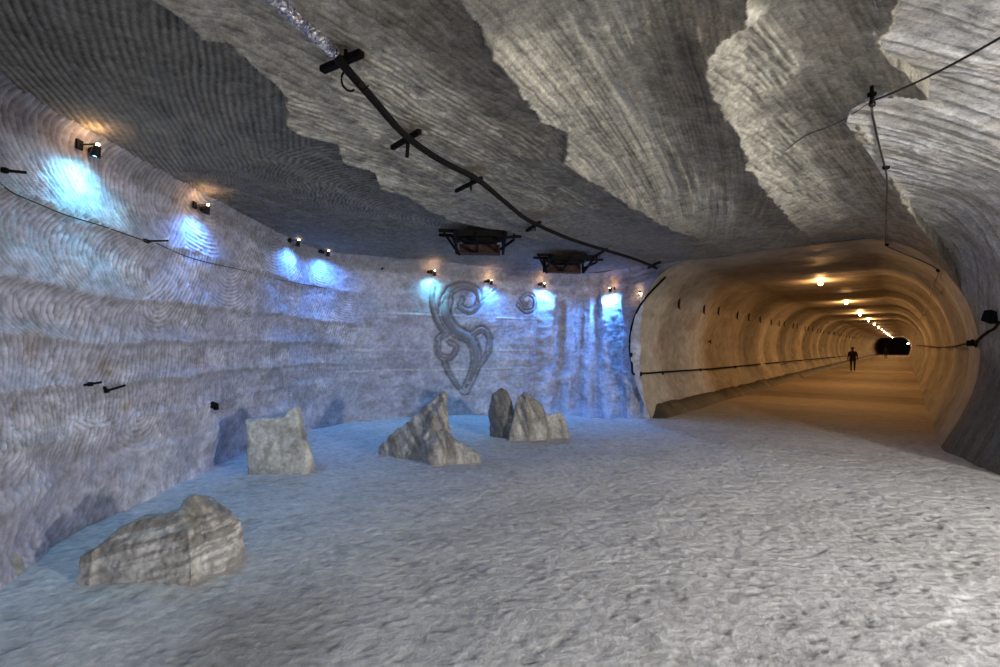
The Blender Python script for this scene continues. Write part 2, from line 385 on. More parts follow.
# ---------------------------------------------------------------- right wall and the pale right-hand pass
def build_wall_right():
    # rows from the tunnel mouth back past the camera: top edge (x,y,z) and foot (x,y)
    ty = [-4.0, 0.5, 2.0, 2.8, 3.2, 3.5, 3.75, 4.2, 4.9, 5.7, 6.4]
    rows = [(float(E3(np.array(y))), y, 3.60) for y in ty] + [(6.55, 7.25, 3.42), (7.35, 7.83, 3.20), (7.72, 8.04, 2.90)]
    foot = [(11.5, -4), (10.2, 0.0), (8.6, 1.6), (7.8, 2.6), (7.4, 3.3), (7.1, 3.9), (6.85, 4.4), (6.6, 5.0), (6.5, 5.6), (6.52, 6.3), (6.72, 6.9), (7.0, 7.4), (7.25, 7.85), (7.52, 8.2)]
    R = np.array(rows); B = np.array(foot)
    d = np.concatenate([[0], np.cumsum(np.linalg.norm(np.diff(B, axis=0), axis=1) + np.linalg.norm(np.diff(R, axis=0), axis=1))])
    n = 520; dn = np.linspace(0, 1, n) ** .85 * d[-1]
    Rt = np.stack([np.interp(dn, d, R[:, i]) for i in range(3)], -1); Bt = np.stack([np.interp(dn, d, B[:, i]) for i in range(2)], -1)
    # true jagged top edge where E3 drives it
    Rt[:, 0] = np.where(Rt[:, 1] < 6.4, E3(Rt[:, 1]), Rt[:, 0])
    m = 520; th = np.linspace(0, 1, m)[None, :]
    Mt = Bt + np.array([PP[0], PP[1]]) * .50                      # widest line, at 1.6 m
    k1 = .62; qa = np.clip(th / k1, 0, 1) * math.pi / 2; qb = np.clip((th - k1) / (1 - k1), 0, 1)
    hor = np.sin(qa) ** .85; z1 = 1.6 + (Rt[:, None, 2] - 1.6) * np.cos(qa) ** .75
    up_ = (th <= k1); z = np.where(up_, z1, 1.6 - 1.68 * qb)
    bw = np.cos(qb * math.pi / 2)                                # 1 at the widest line, 0 at the foot
    X = np.where(up_, Rt[:, None, 0] + (Mt - Rt[:, :2])[:, None, 0] * hor, Bt[:, None, 0] + (Mt - Bt)[:, None, 0] * bw)
    Y = np.where(up_, Rt[:, None, 1] + (Mt - Rt[:, :2])[:, None, 1] * hor, Bt[:, None, 1] + (Mt - Bt)[:, None, 1] * bw)
    th_r = np.linspace(1, .5, 400); rv_, rz_ = ring(th_r); vr = np.interp(np.clip(z[-1], 0, 3.69), rz_, rv_); ex_, ey_ = tun_xy(.04, vr)
    we = sst(.86, 1.0, dn / dn[-1])[:, None]
    X = X + we * (ex_ - X[-1])[None, :]; Y = Y + we * (ey_ - Y[-1])[None, :]
    reach = np.hypot(X - Rt[:, None, 0], Y - Rt[:, None, 1])
    P = np.stack([X, Y, z], -1)
    N = normals(P); ctr = np.array([3.0, 3.0, 1.0]); sg = np.sign(((ctr - P) * N).sum(-1))[..., None]; sg = np.where(sg == 0, 1, sg); N *= sg
    A = np.broadcast_to(dn[:, None] * .6, X.shape); Bq = reach + (3.6 - z)
    n1 = fbm(X * 1.2 + z, Y * 1.2, 3, 201); n2 = fbm(Bq * 8, A * 9, 4, 211); n3 = fbm(Bq * 2.5, A * 3, 4, 221)
    ph = (X * -.30 + Y * .95 + z * .35 + .02 * n1) / .042; n6 = fbm(Bq * 26, A * 30, 3, 251)
    st = .45 * lines(ph, .9) * sst(-.7, .5, vnoise(X * 3, Y * 6, 231)) + 1.3 * brush(ph * 1.2, X * .2, 232) + .3 * n6
    wall = sst(3.3, 2.6, z)
    D = (.008 * st * (1 - .6 * wall) + .004 * n2 + .03 * n1 * sst(.0, .3, Bq)) * (1 - .9 * sst(.93, 1, dn / dn[-1])[:, None])
    P = P + N * D[..., None]
    C = np.ones(X.shape + (3,)) * np.array([.46, .44, .41])
    C = mixc(C, (.60, .60, .62), sst(0, .6, n3 + .2) * .5)
    C = mixc(C, (.27, .25, .215), sst(.15, .6, fbm(X * .9, Y * 1.5, 4, 241) + .2 * st) * .6)
    C = mixc(C, (.12, .115, .11), (1 - sst(1.0, 1.5, z + .15 * n3 - .25 * (Y - 6))) * .85)  # shadow over the lower wall painted into the colour
    C = C * (1 + .34 * st + .20 * n2)[..., None]
    # turned-down lip behind the ridge so the pass has a real edge
    lip = np.concatenate([P[:, :1] + np.array([0, 0, .35]), P[:, :1]], 1)
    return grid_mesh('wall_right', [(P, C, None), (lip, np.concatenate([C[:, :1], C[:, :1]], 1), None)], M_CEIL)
wall_right = build_wall_right()

# ---------------------------------------------------------------- tunnel bore
def build_tunnel():
    s = [0.0]
    while s[-1] < S_END + 40: s.append(s[-1] + max(.025, .006 * (s[-1] + 3)))
    s = np.array(s); th = np.linspace(-.012, 1.012, 420)
    v, z = ring(np.clip(th, 0, 1)); z = z - .06 * ((th < 0) | (th > 1))
    S, TH = np.meshgrid(s, th, indexing='ij'); V = np.broadcast_to(v, S.shape).copy(); Z = np.broadcast_to(z, S.shape).copy()
    b = v * 1.0; arc = np.concatenate([[0], np.cumsum(np.hypot(np.diff(v), np.diff(z)))]); Ar = np.broadcast_to(arc, S.shape)
    n1 = fbm(S * .9, Ar * .9, 3, 301); n2 = fbm(S * 6, Ar * 6, 3, 311); n3 = fbm(S * 1.1, Ar * 2.2, 4, 321)
    rip = .075 * np.sin(S * 2 * math.pi / 3.9 + .8 * np.sin(S * .37)) + .014 * np.sin(S * 2 * math.pi / 1.27 + 1.1 * np.sin(S * .61)) + .03 * vnoise(S * .55, 0 * S, 331)
    D = (rip * sst(0, 6, S) * sst(.1, .9, Z) * (1 - .45 * sst(3.0, 3.5, Z)) + .012 * n1 + .004 * n2 * (1 - sst(3, 12, S))) * sst(0, .4, S)
    cz = 1.85; r = np.hypot(V, (Z - cz)) + 1e-6
    V = V - D * V / r; Z = Z - D * (Z - cz) / r * (Z > .3)
    X, Y = tun_xy(S, V)
    C = np.ones(X.shape + (3,)) * np.array([.40, .365, .31])
    C = mixc(C, (.28, .24, .19), sst(0, .6, n3) * .5)
    C = mixc(C, (.50, .46, .41), sst(.1, .7, n1) * .35)
    C = mixc(C, (.26, .10, .04), sst(.66, .82, fbm(S * 1.6, Ar * 1.9, 4, 341)) * .35)
    lat = np.abs(((fbm(S * .25, Ar * 1.3, 3, 351) * 5) % 1) - .5)
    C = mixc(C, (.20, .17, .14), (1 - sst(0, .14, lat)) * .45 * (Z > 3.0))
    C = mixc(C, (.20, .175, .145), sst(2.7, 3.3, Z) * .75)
    C = C * (1 + .20 * n2 + .5 * np.clip(rip * 6, -.4, .4))[..., None]  # bright and dim lamp rings painted along the ripples
    P = np.stack([X, Y, Z], -1)
    # blind end
    cv = np.linspace(-3.2, 3.2, 12); cz_ = np.linspace(-.1, 3.9, 8); CV, CZ = np.meshgrid(cv, cz_, indexing='ij'); ex, ey = tun_xy(S_END + 40, CV)
    E = np.stack([ex, ey, CZ], -1)
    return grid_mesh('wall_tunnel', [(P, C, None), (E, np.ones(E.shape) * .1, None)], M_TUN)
tunnel = build_tunnel()

# ---------------------------------------------------------------- floor
def floor_h(x, y):
    s, v = tun_uv(x, y)
    h = .025 * fbm(x * .8, y * .8, 3, 401)
    return h * (1 - sst(-1.5, 1, s))
def build_floor():
    ys = [-4.0]
    while ys[-1] < 15.2:
        y = ys[-1]; ys.append(y + (.1 if y < 2.2 else max(.011, .0030 * y)))
    ys = np.array(ys); xs = np.arange(-5.0, 12.0, .016)
    Y, X = np.meshgrid(ys, xs, indexing='ij')
    s, v = tun_uv(X, Y)
    n1 = fbm(X * 2.2, Y * 2.2, 4, 411); n2 = fbm(X * 13 + Y * 3, Y * 16 - X * 3, 4, 421); n4 = fbm(X * 26, Y * 26, 3, 431)
    dents = sst(.18, .7, fbm(X * 9 + Y * 3.0, Y * 11 - X * 2, 3, 441)); trod = 1 - .5 * sst(3, -1.5, X - .3 * Y)
    D = .008 * n1 - .010 * dents * trod + .0045 * n2 * trod + .0040 * n4
    fd = 1 - .8 * sst(-2.5, 1.0, s)
    # salt heaped against the foot of the left wall
    Z = floor_h(X, Y) + D * fd
    C = np.ones(X.shape + (3,)) * np.array([.68, .68, .70])
    C = mixc(C, (.57, .565, .57), sst(-.1, .5, fbm(X * .7, Y * .7, 4, 451)) * .6)
    # trampled brown-grey path near the viewer
    d = np.abs((X + 1.45) - .0 * Y + .15 * n1); C = mixc(C, (.30, .275, .24), (1 - sst(.1, .75, d)) * (1 - sst(3.0, 3.9, Y)) * .55)
    C = mixc(C, (.46, .38, .29), sst(-.8, 1.8, s + .3 * n1) * .8)
    C = C * (1 + .10 * n2 + .16 * n4 - .18 * dents)[..., None]
    mv = s < 2.0; mv = mv[:-1, :-1]
    # tunnel roadway
    ss = [1.9]
    while ss[-1] < S_END + 40: ss.append(ss[-1] + max(.03, .006 * ss[-1]))
    S, V = np.meshgrid(np.array(ss), np.linspace(-3.0, 3.0, 150), indexing='ij'); TX, TY = tun_xy(S, V)
    und = .016 * np.sin(S * 2 * math.pi / 4.3 + .7 * np.sin(S * .5)) + .010 * vnoise(S * .5, V * .15, 461) + .005 * fbm(S * 3, V * 3, 3, 462)
    TZ = und * sst(2, 5, S)
    TC = np.ones(TX.shape + (3,)) * np.array([.52, .43, .32])
    TC = mixc(TC, (.30, .24, .17), sst(-.1, .5, vnoise(S * .45, V * .12, 463)) * .6)
    TC = mixc(TC, (.52, .46, .38), sst(.2, .7, vnoise(S * .7 + 9, V * .1, 465)) * .6)
    TC = TC * (1 + .12 * fbm(S * 5, V * 5, 3, 464))[..., None]
    return grid_mesh('floor', [(np.stack([X, Y, Z], -1), C, mv), (np.stack([TX, TY, TZ], -1), TC, None)], M_FLOOR)
floor = build_floor()

# kerb of swept salt along the tunnel's left foot, thinner on the right
def build_kerb(name, side):
    s = np.concatenate([np.arange(-.1 if side < 0 else .3, 20, .06), np.arange(20, S_END, .4)])
    q = np.linspace(0, 1, 14); S, Q = np.meshgrid(s, q, indexing='ij')
    wd = .50 if side < 0 else .16; ht = .30 if side < 0 else .09
    n = fbm(S * 2.2, Q * 1.2, 4, 501 + side)
    end = sst(-.12, .8, S) if side < 0 else sst(.2, 1.0, S)
    V = side * (2.72 - wd * Q - .015 * n); Z = ht * (1 - Q ** 2) * (1 + .10 * n) * end - .03
    X, Y = tun_xy(S, V)
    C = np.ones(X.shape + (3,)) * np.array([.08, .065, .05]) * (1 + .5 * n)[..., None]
    return grid_mesh(name, [(np.stack([X, Y, Z], -1), C, None)], M_TUN)
build_kerb('trim_1', -1); build_kerb('trim_2', 1)

# ---------------------------------------------------------------- ray helpers onto the built shell
bpy.context.view_layer.update(); dg = bpy.context.evaluated_depsgraph_get()
BV = [BVHTree.FromObject(o, dg) for o in (ceiling, wall_left, wall_right, tunnel, floor)]
def hit(px, py, which=None):
    d = ray(px, py); best = None
    for i, b in enumerate(BV):
        if which is not None and i not in which: continue
        r = b.ray_cast(ORG, d)
        if r[0] is not None and (best is None or r[3] < best[2]):
            n = r[1] if r[1].dot(d) < 0 else -r[1]; best = (r[0], n, r[3])
    return best
def drape(px_pts, off, which=None):
    out = []
    for p in px_pts:
        h = hit(p[0], p[1], which)
        if h: out.append(h[0] + h[1] * off)
    return out
def near(p, which=None):
    best = None
    for i, b in enumerate(BV):
        if which is not None and i not in which: continue
        r = b.find_nearest(p)
        if r[0] is not None and (best is None or r[3] < best[2]): best = (r[0], r[1], r[3])
    return best
def straight_px(a, b, n):
    return [(a[0] + (b[0] - a[0]) * k / n, a[1] + (b[1] - a[1]) * k / n) for k in range(n + 1)]
def roof(px, py, z):
    return on_z(px, py, z)

# ---------------------------------------------------------------- pipe along the ceiling
pz = CEIL - .10
pp = [roof(x, y, pz) for x, y in ((332, 50), (344, 66), (372, 98), (405, 135), (440, 160), (478, 180), (505, 202), (530, 221), (570, 239), (605, 250), (640, 261), (662, 271))]
pipe = thing('ceiling_pipe', 'long black pipe curving along the ceiling toward the tunnel mouth with foil wrapped near end', 'pipe', tuple(pp[0]))
def sub(o, pts): return [p - o.location for p in pts]
bm = bmesh.new(); add_tube(bm, sub(pipe, smooth_path(pp, 8)), .031, 12); bm_obj('pipe_run', bm, M_IRON, pipe, True)
# foil wrap
fp = [roof(x, y, pz) for x, y in ((262, -14), (285, 8), (305, 27), (325, 45), (334, 53))]
bm = bmesh.new(); fs = sub(pipe, smooth_path(fp, 24))
add_tube(bm, fs, .05, 16, rfun=lambda t: .034 + .004 * math.sin(t * 60))
for v in bm.verts: v.co += Vector((random.uniform(-1, 1), random.uniform(-1, 1), random.uniform(-1, 1))) * .010
o = bm_obj('foil_wrap', bm, M_FOIL, pipe); o['label'] = 'crinkled silver foil wrap'
# hangers: cross bars fixed to the ceiling
hang = [((322, 70), (362, 53), .055), ((392, 148), (420, 131), .045), ((456, 191), (482, 178), .04), ((527, 231), (540, 222), .05), ((590, 259), (607, 249), .05), ((648, 268), (660, 262), .05)]
for k, (a, b, w) in enumerate(hang):
    A_, B_ = roof(*a, CEIL - .05), roof(*b, CEIL - .05)
    bm = bmesh.new(); add_bar(bm, A_ - pipe.location, B_ - pipe.location, w, .045)
    m_ = (A_ + B_) / 2 - pipe.location
    add_bar(bm, m_ + Vector((.03, 0, .1)), m_ + Vector((.03, 0, -.07)), .02, .02)
    if k == 1:
        q = roof(408, 141, CEIL - .1) - pipe.location; q2 = roof(407, 157, CEIL - .16) - pipe.location; add_bar(bm, q, q2, .035, .02)
    bm_obj('hanger_bar', bm, M_IRON, pipe)
# curled strap below the first hanger
c0 = roof(345, 76, CEIL - .12) - pipe.location
pts = [c0 + Vector((.055 * math.cos(t) * (1 - .06 * t), .02 * t, .055 * math.sin(t))) for t in np.linspace(.5, 5.6, 24)]
bm = bmesh.new(); add_tube(bm, pts, .008, 8)
pts = [c0 + Vector((.11 + .035 * math.cos(t), .06, -.03 + .035 * math.sin(t))) for t in np.linspace(2.6, 6.2, 16)]
add_tube(bm, pts, .007, 8); bm_obj('curled_strap', bm, M_IRON, pipe, True)

# cable from the pipe end down the tunnel mouth, then along the tunnel's left wall
r_ = []
for x, y in ((662, 271), (667, 274)): r_.append(roof(x, y, CEIL - .12))
cpts = r_ + drape([(664, 277), (660, 281), (654, 287)], .03) + drape([(645, 297), (637, 311), (631.5, 330), (630, 350), (632, 364), (633.5, 374)], .03, [1, 3])
cpts += drape(straight_px((640, 374), (700, 370), 6) + straight_px((712, 369), (846, 356), 12), .06, [3])
ts = thing('mouth_cable', 'black cable bent around the tunnel mouth and run low along its left wall', 'cable', tuple(cpts[0]))
bm = bmesh.new(); add_tube(bm, sub(ts, smooth_path(cpts, 5)), .026, 8); bm_obj('cable_run', bm, M_CABLE, ts, True)
for px in ((631.5, 355), (640, 374), (662, 373), (700, 370), (735, 367)):
    h = hit(px[0], px[1], [3, 1])
    bm = bmesh.new(); add_box(bm, h[0] + h[1] * .02 - ts.location, (.05, .05, .10), bevel=.006); bm_obj('clip', bm, M_IRON, ts)

# ---------------------------------------------------------------- wires at the right
a = roof(872, 101, 3.52)
wr = thing('taut_wire', 'thin black wire stretched from the ceiling hook out past the right edge', 'wire', tuple(a))
b = ORG + ray(1040, 14) * 3.6
bm = bmesh.new(); pts = [a + (b - a) * t + Vector((0, 0, -.03 * 4 * t * (1 - t))) for t in np.linspace(0, 1, 20)]
add_tube(bm, sub(wr, pts), .0075, 8); bm_obj('wire_strand', bm, M_WIRE, wr, True)
bm = bmesh.new(); L_ = Vector((0, 0, 0))
add_bar(bm, L_ + Vector((0, 0, .16)), L_ + Vector((0, 0, -.02)), .02); add_tube(bm, [Vector((.022 * math.cos(t), 0, -.02 + .022 * math.sin(t))) for t in np.linspace(0, 6.28, 14)], .006, 6)
add_box(bm, (0, 0, .05), (.05, .035, .03), bevel=.004)
bm_obj('hook', bm, M_IRON, wr)
b2 = drape([(838, 122), (805, 135), (785, 150)], .01, [0])
pts = [a] + b2
far_w = thing('slack_wire', 'faint wire running on from the ceiling hook toward the middle of the ceiling', 'wire', tuple(a))
bm = bmesh.new(); add_tube(bm, sub(far_w, smooth_path(pts, 6)), .004, 6); bm_obj('wire_strand', bm, M_WIRE, far_w, True)

dp = [a + Vector((0, 0, -.02))] + drape([(872, 112), (875, 128), (879, 148), (885, 166), (887, 180), (886.5, 205), (886, 225), (886, 244)], .012) + \
     drape([(898, 250), (912, 256), (926, 262), (939, 270)], .015) + drape([(938, 280), (934, 292), (928, 308), (920, 322), (915, 336)], .06, [3])
dc = thing('drooping_cable', 'thin cable hanging from the ceiling hook down over the right side of the tunnel vault', 'cable', tuple(a))
bm = bmesh.new(); add_tube(bm, sub(dc, smooth_path(dp, 4)), .0085, 6); bm_obj('cable_strand', bm, M_WIRE, dc, True)
for px in ((886, 166), (887, 244), (939, 270)):
    h = hit(*px); bm = bmesh.new(); add_box(bm, h[0] + h[1] * .01 - dc.location, (.06, .04, .05), bevel=.006); bm_obj('knot', bm, M_IRON, dc)

lp = drape([(917, 345), (925, 345.5), (938, 347), (950, 347), (960, 346), (968, 344)], .07, [3])
h0 = hit(977, 343)
end = [h0[0] + h0[1] * .03] + drape([(982, 340), (988, 335), (994, 331), (999, 328)], .05, [2])
end.append(end[-1] + (end[-1] - end[-2]) * 1.6 + Vector((-.05, 0, .02)))
rc = thing('side_cable', 'black cable looped along the right tunnel wall and out past the right edge', 'cable', tuple(lp[0]))
bm = bmesh.new(); add_tube(bm, sub(rc, smooth_path(lp + end, 5)), .02, 8); bm_obj('cable_run', bm, M_CABLE, rc, True)
bm = bmesh.new(); p = h0[0] + h0[1] * .04 - rc.location
add_box(bm, p, (.16, .12, .10), bevel=.01); add_bar(bm, p + Vector((-.12, -.1, .05)), p + Vector((.1, .06, -.06)), .035); bm_obj('clamp', bm, M_IRON, rc)
# box at the picture's right edge
h1 = hit(997, 317); pb = h1[0] + h1[1] * .09
bx = thing('junction_box', 'small dark box on the wall cut by the right edge of the view', 'box', tuple(pb))
bm = bmesh.new(); add_box(bm, (0.03, 0, 0), (.16, .12, .17), Matrix.Rotation(.35, 3, 'Y'), bevel=.012); bm_obj('case', bm, M_IRON, bx)
bm = bmesh.new(); add_bar(bm, (0, 0, 0), -h1[1] * .12, .04); bm_obj('bracket', bm, M_IRON, bx)

# ---------------------------------------------------------------- hooks in a row on the tunnel's left wall
def hook_at(first):
    bm = bmesh.new()
    add_bar(bm, (0, 0, .12), (.03, 0, -.10), .05, .03)
    add_bar(bm, (.03, 0, -.10), (.07, 0, -.12), .03, .02)
    return bm
hk = None
for k in range(34):
    s_ = 2.3 + 1.95 * k; th_ = np.interp(2.92, *[ring(np.linspace(0, .5, 300))[1], np.linspace(0, .5, 300)])
    v_, z_ = ring(np.array([th_])); x_, y_ = tun_xy(s_, v_[0])
    r = near(Vector((x_, y_, z_[0])), [3]); pos = r[0]
    inward = Vector((PP[0], PP[1], -.25)).normalized()
    if hk is None:
        hk = bm_obj('wall_hook', hook_at(0), M_IRON); me_h = hk.data; o = hk
    else:
        o = bpy.data.objects.new('wall_hook', me_h); COL.objects.link(o)
    o.location = pos + inward * .03; o.scale = (1.3, 1.3, 1.3); o.rotation_euler = (0, random.uniform(.15, .4), math.atan2(PP[1], PP[0]))
    tag(o, 'black iron hook in the long row high on the left wall of the tunnel', 'hook', 'hooks in a row on the tunnel wall')
# a loose dark stub lower on that wall
h = hit(708, 395 - 12 - 41, [3]); h = hit(708, 342, [3])
bm = bmesh.new(); add_bar(bm, (0, 0, 0), (.10, -.05, .06), .035); add_bar(bm, (.06, -.03, .05), (.08, -.04, -.05), .03)
o = bm_obj('wall_stub', bm, M_IRON); o.location = h[0]; tag(o, 'single short dark bracket stub below the hook row on the tunnel wall', 'bracket')

# ---------------------------------------------------------------- tunnel ceiling lamps
def lathe(bm, prof, seg=16, M=None):
    rings = []
    for r, z in prof:
        rings.append([bm.verts.new((r * math.cos(2 * math.pi * k / seg), r * math.sin(2 * math.pi * k / seg), z)) for k in range(seg)] if r > 1e-5 else [bm.verts.new((0, 0, z))])
    for i in range(len(rings) - 1):
        a_, b_ = rings[i], rings[i + 1]
        for k in range(seg):
            if len(a_) == 1 and len(b_) == 1: continue
            if len(a_) == 1: bm.faces.new((a_[0], b_[(k + 1) % seg], b_[k]))
            elif len(b_) == 1: bm.faces.new((a_[k], a_[(k + 1) % seg], b_[0]))
            else: bm.faces.new((a_[k], a_[(k + 1) % seg], b_[(k + 1) % seg], b_[k]))
    if M: bmesh.ops.transform(bm, matrix=M, verts=bm.verts[:])
bm = bmesh.new(); lathe(bm, [(0, .0), (.06, 0), (.06, -.015), (.04, -.03), (.03, -.04), (0, -.04)]); tmp = bm_obj('lamp_base', bm, M_DARK); me_base = tmp.data; bpy.data.objects.remove(tmp)
bm = bmesh.new(); lathe(bm, [(0, -.037), (.03, -.04), (.05, -.06), (.062, -.09), (.05, -.125), (.025, -.14), (0, -.145)]); tmp = bm_obj('bulb', bm, M_BULB, smooth=True); me_bulb = tmp.data; bpy.data.objects.remove(tmp)
TUN_P = 140
ords = ['nearest', 'second nearest', 'third nearest', 'fourth nearest']
for k in range(14):
    s_ = 6.6 + 8.5 * k
    x_, y_ = tun_xy(s_, .15); r = BV[3].ray_cast(Vector((x_, y_, 2)), Vector((0, 0, 1))); zc = r[0].z
    lab = ('glowing warm bulb on the tunnel ceiling, %s to the mouth' % ords[k]) if k < 4 else 'glowing warm bulb far down the tunnel in the dense end of the row'
    t = thing('tunnel_lamp', lab, 'lamp', (x_, y_, zc), 'warm bulbs along the tunnel ceiling')
    o = bpy.data.objects.new('lamp_base', me_base); COL.objects.link(o); o.parent = t
    o = bpy.data.objects.new('bulb', me_bulb); COL.objects.link(o); o.parent = t
    ld = bpy.data.lights.new('tunnel_light', 'POINT'); ld.energy = TUN_P * (.72 if k == 0 else 1); ld.color = (1, .53, .20); ld.shadow_soft_size = .05
    lo = bpy.data.objects.new('tunnel_light', ld); COL.objects.link(lo); lo.location = (x_, y_, zc - .20)
x_, y_ = tun_xy(106, 2.55)
t = thing('side_lamp', 'small bright lamp on the right side of the far end of the tunnel', 'lamp', (x_, y_, 2.35))
bm = bmesh.new(); lathe(bm, [(0, .14), (.10, .10), (.14, 0), (.10, -.10), (0, -.14)]); bm_obj('bulb', bm, emis('pale_bulb', (1, .85, .65), 30), t, True)
bm = bmesh.new(); add_bar(bm, (0, 0, .05), (.35 * PP[0], .35 * PP[1], .1), .05); bm_obj('bracket', bm, M_IRON, t)
ld = bpy.data.lights.new('side_light', 'POINT'); ld.energy = 60; ld.color = (1, .75, .5); lo = bpy.data.objects.new('side_light', ld); COL.objects.link(lo); lo.location = (x_ - .3, y_, 2.35)

# ---------------------------------------------------------------- blue wall lamps
FX = [(77, 150, 'cyan', 'teal glowing wall lamp at the far left, nearest of the row'),
      (193, 209, 'blue', 'blue wall lamp on the long left wall, second from the left edge'),
      (289, 243, 'blue', 'blue wall lamp, left one of the close pair before the corner'),
      (322, 254, 'blue', 'blue wall lamp, right one of the close pair before the corner'),
      (431, 274, 'cyan', 'small teal wall lamp left of the carved relief'),
      (488, 283, 'blue', 'small blue wall lamp right of the carved relief top'),
      (541, 286, 'blue', 'blue wall lamp where the draped salt folds begin'),
      (615, 290, 'blue', 'brightest blue wall lamp over the draped salt folds by the tunnel mouth')]
colr = {'cyan': ((.15, .60, .82), M_CYAN), 'blue': ((.08, .33, 1.0), M_BLUE)}
BLUE_P = [70, 62, 74, 98, 84, 118, 185, 290]
for i, (px, py, kind, lab) in enumerate(FX):
    h = hit(px, py, [1]); p, n = h[0], h[1]
    n = Vector((n.x, n.y, 0)).normalized()
    # smoothed inward normal from neighbouring hits
    a1 = hit(px - 9, py + 14, [1])[0]; a2 = hit(px + 9, py + 14, [1])[0]; tv = (a2 - a1); tv.z = 0; n = Vector((tv.y, -tv.x, 0)).normalized()
    if n.dot(ORG - p) < 0: n = -n
    base = p + n * .02
    t = thing('wall_spotlight', lab, 'lamp', tuple(base), 'blue spotlights along the top of the left wall')
    side = Vector((-n.y, n.x, 0))
    # bracket: plate and arm
    bm = bmesh.new(); R = Matrix((side, n, Vector((0, 0, 1)))).transposed()
    add_box(bm, n * .0 + Vector((0, 0, .05)), (.07, .02, .09), R, bevel=.004); add_bar(bm, Vector((0, 0, .05)), n * .155 + Vector((0, 0, .055)), .011); add_bar(bm, n * .155 + Vector((0, 0, .06)), n * .155 + Vector((0, 0, -.0)), .011)
    bm_obj('bracket', bm, M_IRON, t)
    # can aimed down along the wall
    aim = (Vector((0, 0, -1)) - n * .22 ).normalized()
    Q = Vector((0, 0, -1)).rotation_difference(aim).to_matrix().to_4x4(); Mh = Matrix.Translation(n * .155 + Vector((0, 0, -.0))) @ Q @ Matrix.Scale(.85, 4)
    bm = bmesh.new(); lathe(bm, [(0, .055), (.025, .05), (.038, .03), (.042, -.02), (.055, -.07), (.058, -.075), (.050, -.07), (.038, -.03), (0, -.03)], 18, Mh); hs = bm_obj('housing', bm, M_DARK, t, True)
    bm = bmesh.new(); lathe(bm, [(0, -.045), (.035, -.05), (.046, -.056), (.035, -.062), (0, -.064)], 18, Mh); bm_obj('lens', bm, colr[kind][1], hs, True)
    # small round connector box beside it
    bm = bmesh.new(); lathe(bm, [(0, .02), (.035, .02), (.04, 0), (.035, -.03), (0, -.03)], 14, Matrix.Translation(-side * .10 * (1 if side.dot(Vector((1, 0, 0))) > 0 else -1) * 1 + n * .05 + Vector((0, 0, .03))) @ Vector((0, 0, 1)).rotation_difference(n).to_matrix().to_4x4()); bm_obj('connector', bm, M_IRON, t, True)
    bm = bmesh.new(); lathe(bm, [(0, .075), (.012, .072), (.016, .06), (.012, .05), (0, .048)], 12, Mh); bm_obj('pilot_bulb', bm, M_BULB, hs, True)
    # the light it throws
    lp0 = base + n * .165 + Vector((0, 0, -.07))
    sd = bpy.data.lights.new('spot_light', 'SPOT'); sd.energy = BLUE_P[i] * 1.0; sd.color = colr[kind][0]; sd.spot_size = math.radians(165); sd.spot_blend = 1; sd.shadow_soft_size = .04
    so = bpy.data.objects.new('spot_light', sd); COL.objects.link(so); so.location = lp0
    dirv = (Vector((0, 0, -1)) - n * .05).normalized(); so.rotation_euler = Vector((0, 0, -1)).rotation_difference(dirv).to_euler()
    wd = bpy.data.lights.new('pilot_light', 'POINT'); wd.energy = 2.2; wd.color = (1, .55, .25); wd.shadow_soft_size = .015
    wo = bpy.data.objects.new('pilot_light', wd); COL.objects.link(wo); wo.location = base + n * .155 + Vector((0, 0, .12))

# the plain warm lamp just right of the last blue one
h = hit(641, 292)
t = thing('warm_wall_lamp', 'small warm lamp tucked under the ceiling at the tunnel corner', 'lamp', tuple(h[0] + h[1] * .03))
bm = bmesh.new(); lathe(bm, [(0, .04), (.03, .035), (.05, .01), (.05, -.01), (0, -.012)]); bm_obj('housing', bm, M_DARK, t, True)
bm = bmesh.new(); lathe(bm, [(0, -.012), (.03, -.015), (.03, -.03), (0, -.04)]); bm_obj('bulb', bm, M_BULB, t, True)
wd = bpy.data.lights.new('corner_light', 'POINT'); wd.energy = 1.6; wd.color = (1, .6, .3); wd.shadow_soft_size = .02
wo = bpy.data.objects.new('corner_light', wd); COL.objects.link(wo); wo.location = h[0] + h[1] * .14 + Vector((0, 0, .05))

